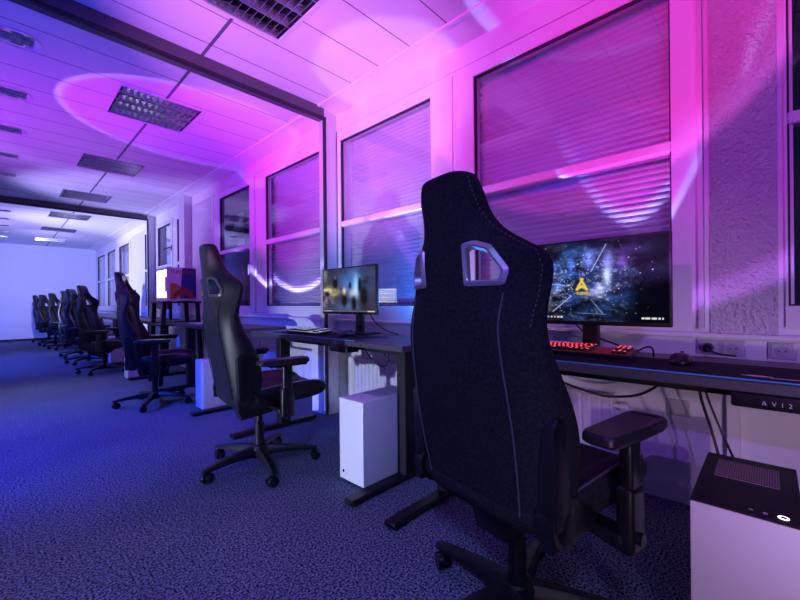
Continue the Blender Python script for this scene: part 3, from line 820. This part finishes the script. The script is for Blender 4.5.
# ------------------------------------------------------------------ keyboards and mice
keybase = {}
def keyboard(x0, y0, label, legend, glow, rz):
    W, D = .44, .135
    t = thing('keyboard', (x0, y0, DZ+.0042), label, 'keyboard', 'keyboards on the desk mats', rz)
    # local: +y runs to the left end, +x away from the sitter
    MB().box(0, D, 0, W, .002, .016, .004, 2).box(.0, .02, .02, W-.02, 0, .004).build('case', M['black_metal'], t, world=False)
    MB().box(.008, D-.008, .008, W-.008, .016, .0172).build('backlight_plate', glow, t, world=False)
    for fy in (.05, W-.05): MB().box(D-.03, D-.02, fy-.015, fy+.015, -.0100, .004).build('tilt_foot', M['black_plastic'], t, world=False)
    t.rotation_euler.y = R(-6)
    u = .0187; rows = [[(1,)]*15, [(1,)]*13+[(2,)], [(1.5,)]+[(1,)]*12+[(1.5,)], [(1.75,)]+[(1,)]*11+[(2.25,)], [(2.25,)]+[(1,)]*10+[(2.75,)], [(1.25,)]*3+[(6.25,)]+[(1.25,)]*4]
    def cap(w):
        key = (round(w, 2), legend.name)
        if key not in keybase:
            mb = MB(); h = .011
            a, b = u*w-.0022, u-.0022
            mb.loft([[(.0, .0, .0), (b, 0, 0), (b, a, 0), (0, a, 0)], [(.0018, .0018, h), (b-.0018, .0018, h), (b-.0018, a-.0018, h), (.0018, a-.0018, h)]])
            k = .0055
            mb.box(b/2-.001, b/2+k, a/2-k*.8, a/2+k*.8, h, h+.0005, mi=1)
            o = mb.build('keycap', [M['key'], legend], None)
            keybase[key] = o.data; COL.objects.unlink(o); bpy.data.objects.remove(o)
        return keybase[key]
    for r, row in enumerate(rows):
        y = W-.012
        for (w,) in row:
            y -= u*w
            k = bpy.data.objects.new('keycap', cap(w)); COL.objects.link(k); k.parent = t
            k.location = (D-.014-u*(r+1)+.004, y+.001, .018)
        for q in range(3 if r in (0, 1, 2, 5) else (1 if r == 4 else 0)):
            yy = .012 + u*(2-q) + .022 - .018
            if r == 4: yy = .012 + u + .004
            k = bpy.data.objects.new('keycap', cap(1)); COL.objects.link(k); k.parent = t
            k.location = (D-.014-u*(r+1)+.004, yy, .018)
    return t
keyboard(1.665, .385, 'mechanical keyboard with glowing red keys on the nearest desk', M['key_red'], M['glow_red'], R(0))
keyboard(1.56, 2.32, 'mechanical keyboard with white lit keys on the second desk', M['key_white'], M['glow_white'], R(-3))

def mouse(x, y, label):
    t = thing('computer_mouse', (x, y, DZ+.0042), label, 'mouse', 'mice on the desk mats')
    rings = []
    for q, hw, h in [(-.062, .012, .012), (-.055, .026, .022), (-.03, .034, .036), (0, .033, .041), (.03, .030, .034), (.052, .027, .022), (.062, .02, .012)]:
        half = [(hw, 0), (hw*1.02, h*.35), (hw*.85, h*.8), (hw*.4, h)]
        rings.append([(q, -b, z) for b, z in half] + [(q, b, z) for b, z in half[::-1]])
    body = MB().loft(rings).build('mouse_shell', M['black_plastic'], t, world=False, subsurf=1)
    w = MB().cyl((.034, -.005, .030), (.034, .005, .030), .011, n=14).build('scroll_wheel', M['black_gloss'], t, world=False)
mouse(1.71, .235, 'black computer mouse beside the red keyboard')
mouse(1.66, 2.10, 'black computer mouse below the smaller monitor')

# ------------------------------------------------------------------ things on the far desks, fridge and stand
t = thing('drink_can', (1.86, 4.38, DZ), 'violet drink can standing on the third desk', 'can')
MB().lathe([(.001, .0), (.022, .0), (.028, .008), (.028, .118), (.023, .128)], (1.86, 4.38, DZ), 20).build('can_body', M['can'], t)
MB().lathe([(.023, .128), (.021, .126), (.001, .126)], (1.86, 4.38, DZ), 20).build('can_lid', M['alu'], t)
mb = MB()
for q in range(3): mb.box(1.62+.01*q, 1.83+.01*q, 4.85+.03*q, 5.15+.02*q, DZ+.0012*q, DZ+.0012*(q+1))
tag(mb.build('paper_sheets', M['paper']), 'loose white papers lying on the third desk', 'paper')

FXc, FYc, FZ = 1.447, 5.36, 1.035
t = thing('fridge_stand', (1.62, 5.6, 0), 'dark metal frame stand carrying the drinks fridge', 'stand')
MB().box(1.39, 1.84, 5.34, 5.86, FZ-.022, FZ-.001, .004).build('top_shelf', M['black_metal'], t)
MB().box(1.36, 1.86, 5.34, 5.88, .73, .752, .004).build('middle_shelf', M['black_metal'], t)
MB().box(1.44, 1.80, 5.40, 5.82, .30, .318, .004).build('bottom_shelf', M['black_metal'], t)
for sx in (1.42, 1.80):
    for sy in (5.38, 5.82):
        ex = sx + (-.05 if sx < 1.6 else .05)
        MB().loft([[(ex+a, sy+b, 0) for a, b in ((-.022, -.02), (.022, -.02), (.022, .02), (-.022, .02))], [(sx+a, sy+b, FZ-.022) for a, b in ((-.022, -.02), (.022, -.02), (.022, .02), (-.022, .02))]]).build('stand_leg', M['black_metal'], t)
t = thing('drinks_fridge', (FXc+.165, FYc+.24, FZ), 'small silver and blue drinks fridge with lit glass door and bull logo', 'fridge')
x0, x1, y0, y1, z0, z1 = FXc, FXc+.335, FYc, FYc+.47, FZ, FZ+.425
body = MB().box(x0+.03, x1, y0, y1, z0+.008, z1, .006, 2)
for fx in (x0+.05, x1-.04):
    for fy in (y0+.04, y1-.04): body.cyl((fx, fy, z0), (fx, fy, z0+.012), .012, n=10)
body = body.build('body', M['silver'], t)
door = MB().ringprism([(y0, z0+.008), (y1, z0+.008), (y1, z1), (y0, z1)], [(y0+.03, z0+.05), (y1-.03, z0+.05), (y1-.03, z1-.03), (y0+.03, z1-.03)], 'x', x0, x0+.03).build('door', M['silver'], t)
MB().box(x0+.008, x0+.02, y0+.03, y1-.03, z0+.05, z1-.03).build('lit_glass', M['fridge_light'], door)
MB().box(x0-.02, x0-.002, y0+.012, y0+.024, z0+.12, z1-.12, .003).build('door_handle', M['alu'], door)
ly = y0-.0016; px0, pxw, pz0, pzh = x0+.035, x1-.037-x0, z0+.012, z1-z0-.016
LP = lambda s, q: (px0+pxw*s, pz0+pzh*q)
MB().prism([LP(.36, .05), LP(1, .05), LP(1, 1), LP(.47, 1)], 'y', ly, ly+.002).build('blue_field', M['logo_blue'], body)
cx, cz = LP(.08, .28); rr = .105
sun = [(max(px0, cx+rr*1.0*math.cos(2*PI*k/36)), max(pz0, cz+rr*math.sin(2*PI*k/36))) for k in range(36)]
MB().prism(sun, 'y', ly-.0008, ly+.001).build('sun_emblem', M['logo_orange'], body)
bull = [(.12, .10), (.17, .07), (.22, .13), (.30, .17), (.40, .15), (.44, .06), (.50, .06), (.52, .14), (.62, .16), (.70, .12), (.76, .04), (.82, .05), (.80, .13), (.86, .09), (.93, .06), (.95, .10), (.88, .17), (.84, .24), (.93, .33), (.90, .36), (.80, .29), (.70, .31), (.58, .37), (.48, .40), (.40, .39), (.33, .34), (.26, .32), (.21, .26), (.16, .20), (.10, .16)]
MB().prism([LP(s, q) for s, q in bull], 'y', ly-.0016, ly).build('bull_emblem', M['logo_red'], body)
for word, wx in (('Red', .008), ('Bull', .158)): text_mesh('lettering', word, .088, M['logo_red'], body, (px0+wx, ly-.0004, LP(0, .82)[1]), (1, 0, 0), (0, 0, 1), .0012)
t = MB().box(1.70, 1.79, 5.46, 5.58, .319, .45, .002).build('drink_carton', M['red_box']); tag(t, 'small red carton on the lowest shelf of the fridge stand', 'carton')

# ------------------------------------------------------------------ radiators, sockets, cables
def radiator(y0, y1, label):
    t = thing('radiator', (2.25, (y0+y1)/2, .10), label, 'radiator', 'radiators under the windows')
    z0, z1, xf = .12, .50, 2.225
    prof = []; y = y0+.02; p = .05
    while y < y1-.05:
        prof += [(xf, y), (xf, y+.028), (xf+.008, y+.034), (xf+.008, y+.044)]; y += p
    poly = prof + [(xf, y1-.015), (xf+.02, y1-.01), (xf+.02, y0+.01), (xf, y0+.015)]
    MB().prism([(a, b) for a, b in poly], 'z', z0, z1-.015).build('front_panel', M['radiator'], t, angle=20)
    MB().box(xf-.002, xf+.085, y0, y0+.012, z0, z1, .003).box(xf-.002, xf+.085, y1-.012, y1, z0, z1, .003).build('side_cover', M['radiator'], t)
    mb = MB().box(xf-.001, xf+.006, y0, y1, z1-.014, z1+.002, .002).box(xf+.078, xf+.085, y0, y1, z1-.014, z1+.002)
    k = y0+.02
    while k < y1-.02: mb.box(xf+.006, xf+.078, k, k+.006, z1-.01, z1-.002); k += .025
    mb.build('top_grille', M['radiator'], t)
    MB().box(xf+.07, xf+.089, y0+.1, y0+.14, 0.1, z1-.05).box(xf+.07, xf+.089, y1-.14, y1-.1, 0.1, z1-.05).build('bracket', M['radiator'], t)
    MB().cyl((xf+.04, y0-.03, z1-.06), (xf+.04, y0+.002, z1-.06), .012, n=12).cyl((xf+.04, y0-.07, z1-.06), (xf+.04, y0-.03, z1-.06), .02, n=16).build('valve', M['white_case'], t)
    MB().cyl((xf+.04, y0+.06, 0), (xf+.04, y0+.06, z0+.01), .009, n=10).cyl((xf+.04, y0+.1, 0), (xf+.04, y0+.1, z0+.01), .009, n=10).build('pipe', M['radiator'], t)
radiator(.60, 1.46, 'white panel radiator under the nearest desk, behind the suede chair')
radiator(1.75, 2.80, 'white panel radiator under the second desk, behind the white tower')
radiator(3.2, 4.4, 'white panel radiator beyond the partition post under the third desk')

def socket(yc, n, label):
    t = thing('wall_socket', (XW, yc, .79), label, 'socket')
    w = .082*n
    MB().box(XW-.012, XW, yc-w/2, yc+w/2, .757, .824, .004, 2).build('cover_frame', M['socket'], t)
    for k in range(n):
        y = yc - w/2 + .082*(k+.5)
        i = MB().ringprism([(y-.033, .765), (y+.033, .765), (y+.033, .817), (y-.033, .817)], round_poly([(y-.023, .770), (y+.023, .770), (y+.023, .812), (y-.023, .812)], .012)[::4], 'x', XW-.0165, XW-.011)
        MB().box(XW-.0155, XW-.0115, y-.033, y+.033, .765, .817, .002).build('insert', M['socket_in'], t)
        MB().cyl((XW-.0155, y, .791), (XW-.0175, y, .791), .022, .02, 20).build('outlet', M['socket'], t)
        for s in (-1, 1): MB().cyl((XW-.0176, y+s*.0095, .791), (XW-.0182, y+s*.0095, .791), .003, n=8).build('pin_hole', M['gasket'], t)
socket(.155, 2, 'double wall socket with pale frame beside the mouse, just above the nearest desk')
socket(-.033, 1, 'single wall socket at the far right edge above the desk')
t = MB().box(2.302, 2.316, .283, .375, .428, .508, .004, 2).build('blank_wall_plate', M['socket']); tag(t, 'grey blank plate on the lower wall under the nearest desk', 'wall plate')
t = thing('plug', (XW-.03, .195, .791), 'black power plug in the left socket of the double outlet', 'plug')
MB().cyl((XW-.0185, .196, .791), (XW-.05, .196, .791), .02, .016, 18).build('plug_body', M['black_plastic'], t)
MB().tube([(XW-.05, .196, .79), (XW-.075, .19, .785), (XW-.09, .15, .772), (XW-.10, .10, .7695)], .004, 8).build('plug_lead', M['cable'], t)

def cable(name, pts, r, m, label): tag(MB().tube(pts, r, 8).build(name, m), label, 'cable')
zb = DZ-.036
cable('power_cable', [(1.75, .93, zb), (1.85, .80, .64), (1.95, .66, .57), (2.0, .55, .545), (2.02, .43, .57), (2.02, .33, .65), (1.96, .27, zb)], .006, M['cable'], 'black cable sagging under the nearest desk')
cable('power_cable', [(1.80, .20, zb), (1.84, .19, .62), (1.88, .165, .50), (1.86, .14, .40), (1.80, .12, .34), (1.72, .10, .33)], .005, M['cable'], 'black cable dropping from desk to the black-topped tower')
cable('power_cable', [(1.94, .21, zb), (1.95, .185, .62), (1.96, .155, .52), (1.93, .11, .41), (1.83, .06, .33), (1.72, .04, .31)], .004, M['cable'], 'thinner black cable behind the one into the black-topped tower')
cable('data_cable', [(1.70, .60, zb), (1.71, .48, .69), (1.72, .34, .682), (1.71, .20, .70), (1.70, .12, zb)], .003, M['grey_cable'], 'thin grey cable slung under the front of the nearest desk')
cable('monitor_cable', [(1.825, .70, 1.0), (1.90, .64, .86), (1.96, .52, .80), (1.97, .46, .7705), (1.96, .42, .7705)], .004, M['cable'], 'black cable hanging behind the large monitor')
cable('keyboard_cable', [(1.70, .385, .785), (1.72, .36, .81), (1.76, .34, .815), (1.79, .335, .80), (1.80, .335, .772)], .0035, M['cable'], 'short looped cable at the end of the red keyboard')
cable('power_cable', [(1.72, 2.02, zb), (1.76, 1.97, .62), (1.80, 1.90, .565), (1.80, 1.84, .60), (1.76, 1.80, zb)], .004, M['cable'], 'looped black cable under the second desk')
cable('power_cable', [(1.78, 1.92, zb), (1.82, 1.87, .62), (1.84, 1.80, .54), (1.82, 1.74, .45), (1.768, 1.70, .36)], .004, M['cable'], 'black cable running down to the tower under the second desk')
cable('monitor_cable', [(1.825, 2.10, 1.0), (1.9, 2.08, .86), (1.97, 2.02, .79), (1.98, 1.92, .7695)], .004, M['cable'], 'black cable behind the smaller monitor')
cable('power_cable', [(1.9, 4.0, zb), (1.94, 3.96, .6), (1.9, 3.9, .5), (1.75, 3.88, .42)], .004, M['cable'], 'black cable dropping to the tower under the third desk')

# LED panel lamp standing on the other side of the room; it shows as a reflection in the window by the second desk
t = thing('led_panel_light', (-1.35, 5.75, 0), 'white LED panel lamp on a stand, mirrored in the window by the second desk', 'lamp', rz=R(-45))
MB().box(-.03, -.002, -.50, .50, .98, 1.30, .006, 2).build('panel_housing', M['black_plastic'], t, world=False)
M['led'] = mat('white_led_dots', (.9,.9,.9), .4, emit=((.85,.9,1.0), 7.0))
mb = MB()
for a in range(22):
    for b in range(7): mb.box(-.002, .002, -.485+.0445*a, -.485+.0445*a+.03, .993+.0435*b, .993+.0435*b+.026)
mb.build('led_array', M['led'], t, world=False)
MB().cyl((-.04, 0, .02), (-.04, 0, 1.05), .015, n=12).cyl((-.04, 0, 0), (-.04, 0, .02), .18, n=28).build('lamp_stand', M['black_metal'], t, world=False)

# ------------------------------------------------------------------ light
w = bpy.data.worlds.new('night'); SC.world = w; w.use_nodes = True
w.node_tree.nodes['Background'].inputs['Color'].default_value = (.02, .02, .08, 1)
w.node_tree.nodes['Background'].inputs['Strength'].default_value = .15

def aim(o, tgt):
    d = (Vector(tgt)-o.location).normalized(); o.rotation_euler = d.to_track_quat('-Z', 'Y').to_euler()
def spot(name, loc, tgt, col, power, cone, blend=.3, size=.03, ring=None):
    l = bpy.data.lights.new(name, 'SPOT'); l.color = col; l.energy = power; l.spot_size = R(cone); l.spot_blend = blend; l.shadow_soft_size = size
    o = bpy.data.objects.new(name, l); COL.objects.link(o); o.location = loc; aim(o, tgt)
    if ring:     # beam profile: list of (angle in degrees, colour, strength)
        l.use_nodes = True; nt = l.node_tree; em = nt.nodes['Emission']; L = nt.links.new
        tc = nt.nodes.new('ShaderNodeTexCoord'); sp = nt.nodes.new('ShaderNodeSeparateXYZ'); L(tc.outputs['Normal'], sp.inputs[0])
        ab = nt.nodes.new('ShaderNodeMath'); ab.operation = 'ABSOLUTE'; L(sp.outputs['Z'], ab.inputs[0])
        ac = nt.nodes.new('ShaderNodeMath'); ac.operation = 'ARCCOSINE'; L(ab.outputs[0], ac.inputs[0])
        dv = nt.nodes.new('ShaderNodeMath'); dv.operation = 'DIVIDE'; dv.inputs[1].default_value = R(cone/2); L(ac.outputs[0], dv.inputs[0])
        cr = nt.nodes.new('ShaderNodeValToRGB'); L(dv.outputs[0], cr.inputs[0]); el = cr.color_ramp.elements
        while len(el) > 1: el.remove(el[-1])
        for k, (p_, c_) in enumerate(ring):
            e = el[0] if k == 0 else el.new(p_)
            e.position = p_; e.color = (*c_, 1)
        L(cr.outputs[0], em.inputs['Color']); em.inputs['Strength'].default_value = 1
    return o
def area(name, loc, tgt, col, power, sx, sy):
    l = bpy.data.lights.new(name, 'AREA'); l.shape = 'RECTANGLE'; l.size = sx; l.size_y = sy; l.color = col; l.energy = power
    o = bpy.data.objects.new(name, l); COL.objects.link(o); o.location = loc; aim(o, tgt); return o
spot('magenta_wash', (-1.5, .4, 2.2), (2.15, .75, 2.5), (1, 1, 1), 370, 50, .02, .02, ring=[(0, (.97, .012, .34)), (.52, (.92, .012, .38)), (.59, (1.0, .10, .8)), (.62, (.22, .010, .2)), (.93, (.17, .010, .19)), (.955, (.6, .12, 1.0)), (.985, (.55, .15, 1.0)), (1, (.2, .1, .5))])
spot('magenta_second', (-1.3, 3.0, 1.7), (2.15, 3.75, 2.3), (.85, .02, .75), 330, 32, .4, .02)
spot('pink_window_wash', (-1.3, 1.5, 1.5), (2.15, 2.28, 2.25), (.86, .24, .86), 240, 30, .7, .02)  # unseen spot added to brighten the second window
spot('pink_ceiling_wash', (-1.2, 1.0, .7), (1.95, 2.6, 2.76), (.86, .21, .95), 800, 42, .9, .02)
spot('violet_ceiling_wash', (-.4, 4.0, .6), (1.22, 4.15, 2.735), (1, 1, 1), 290, 37, .03, .015, ring=[(0, (.44, .008, .8)), (.80, (.36, .006, .85)), (.90, (.38, .02, .9)), (.955, (.38, .15, .95)), (.985, (.30, .14, .95)), (1.0, (.05, .05, .3))])
spot('purple_ceiling_wash', (-1.9, 5.0, .6), (.7, 5.3, 2.735), (.36, .002, .80), 560, 84, 1.0, .02)
spot('blue_flood', (-2.4, 3.6, 2.3), (.1, 4.0, 0), (.001, .06, 1.0), 1300, 62, 1.0, .02)
spot('blue_ceiling', (-2.6, 2.2, 1.0), (-.4, 2.4, 2.76), (.004, .03, 1.0), 480, 76, .9, .02)
spot('violet_fill', (-1.6, -1.4, 1.9), (2.1, .3, 1.4), (.28, .10, 1.0), 150, 50, .8, .02)
spot('front_floor', (-1.0, -.4, 2.3), (.9, 1.6, 0), (.24, .32, 1.0), 260, 52, 1.0, .1)  # unseen spot added to lift the foreground carpet
spot('low_lavender_fill', (-1.2, -1.3, .6), (2.3, .45, .5), (.66, .44, .55), 120, 34, .8, .05)  # unseen low spot added where the desk shades the lower wall
spot('low_wall_fill', (.2, -.9, .95), (2.3, .42, .42), (.58, .38, .85), 34, 36, .8, .03)  # second unseen spot added to lift the dark lower wall
spot('low_white_wash', (-2.2, 2.3, .12), (1.8, 2.5, .38), (.62, .68, 1.0), 430, 44, .5, .02)
spot('lavender_floor', (-1.5, 6.2, 2.3), (.6, 5.6, 0), (.30, .38, 1.0), 260, 60, .9, .02)
spot('far_floor', (-2.4, 9.2, 2.3), (.3, 9.4, 0), (.004, .06, 1.0), 1100, 90, 1.0, .02)
spot('violet_piers', (-1.2, 7.4, .8), (1.7, 7.4, 2.5), (.46, .40, 1.0), 420, 56, .7, .02)
spot('far_white', (-1.4, 10.6, 1.0), (2.1, 10.3, 1.9), (.50, .52, 1.0), 1000, 76, .9, .02)
spot('far_ceiling_wash', (-1.8, 10.9, .6), (.9, 10.9, 2.7), (.42, .34, 1.0), 600, 84, .9, .02)
spot('far_wall_wash', (.6, 10.9, 2.0), (1.4, 15.3, 1.7), (.46, .46, 1.0), 420, 80, .9, .02)
spot('far_blue', (-2.4, 12.2, 1.4), (.2, 15.3, .9), (.05, .10, 1.0), 500, 100, .8, .02)
spot('added_arc_spot_near', (2.05, .52, .88), (2.07, .50, 2.7), (1, 1, 1), 150, 47, .05, .01, ring=[(0, (.45, .02, .3)), (.85, (.45, .03, .4)), (.94, (.35, .3, 1.0)), (1.0, (.2, .2, .6))])  # unseen upward spot added for the rimmed arc on the nearest shutter
spot('added_arc_spot_middle', (2.05, 2.0, .90), (2.05, 2.05, 2.7), (1, 1, 1), 75, 36, .25, .01, ring=[(0, (.4, .2, .7)), (.85, (.4, .3, .9)), (1.0, (.3, .4, 1.0))])  # unseen upward spot added for the pale fan on the second window
spot('blue_sill_glow', (1.9, 1.35, .88), (2.26, 1.8, 1.15), (.006, .23, 1.0), 110, 76, .9, .02)  # unseen spot added for the blue patch low on the second window
spot('added_arc_spot_far', (1.75, 3.70, .80), (1.75, 3.7, 2.7), (1, 1, 1), 190, 120, .06, .01, ring=[(0, (.012, .003, .03)), (.90, (.02, .006, .06)), (.945, (.42, .32, 1.0)), (.97, (.4, .35, 1.0)), (1.0, (.1, .1, .4))])  # unseen spot added for the curved streak beyond the partition post
# ------------------------------------------------------------------ camera
cam = bpy.data.cameras.new('camera'); co = bpy.data.objects.new('camera', cam); COL.objects.link(co)
yaw, roll = R(46.2), R(.55)
fwd = Vector((math.sin(yaw), math.cos(yaw), 0)); rt = Vector((math.cos(yaw), -math.sin(yaw), 0)); up = Vector((0, 0, 1))
r2 = rt*math.cos(roll) - up*math.sin(roll); u2 = up*math.cos(roll) + rt*math.sin(roll)
Mx = Matrix((r2, u2, -fwd)).transposed().to_4x4(); Mx.translation = (0, 0, 1.0)
co.matrix_world = Mx
cam.sensor_fit = 'HORIZONTAL'; cam.sensor_width = 36; cam.lens = 36*386/800; cam.shift_y = 2/800; cam.clip_start = .02
SC.camera = co
vs = SC.view_settings; vs.view_transform = 'Standard'; vs.look = 'None'; vs.gamma = 1; vs.use_curve_mapping = False; vs.exposure = 0
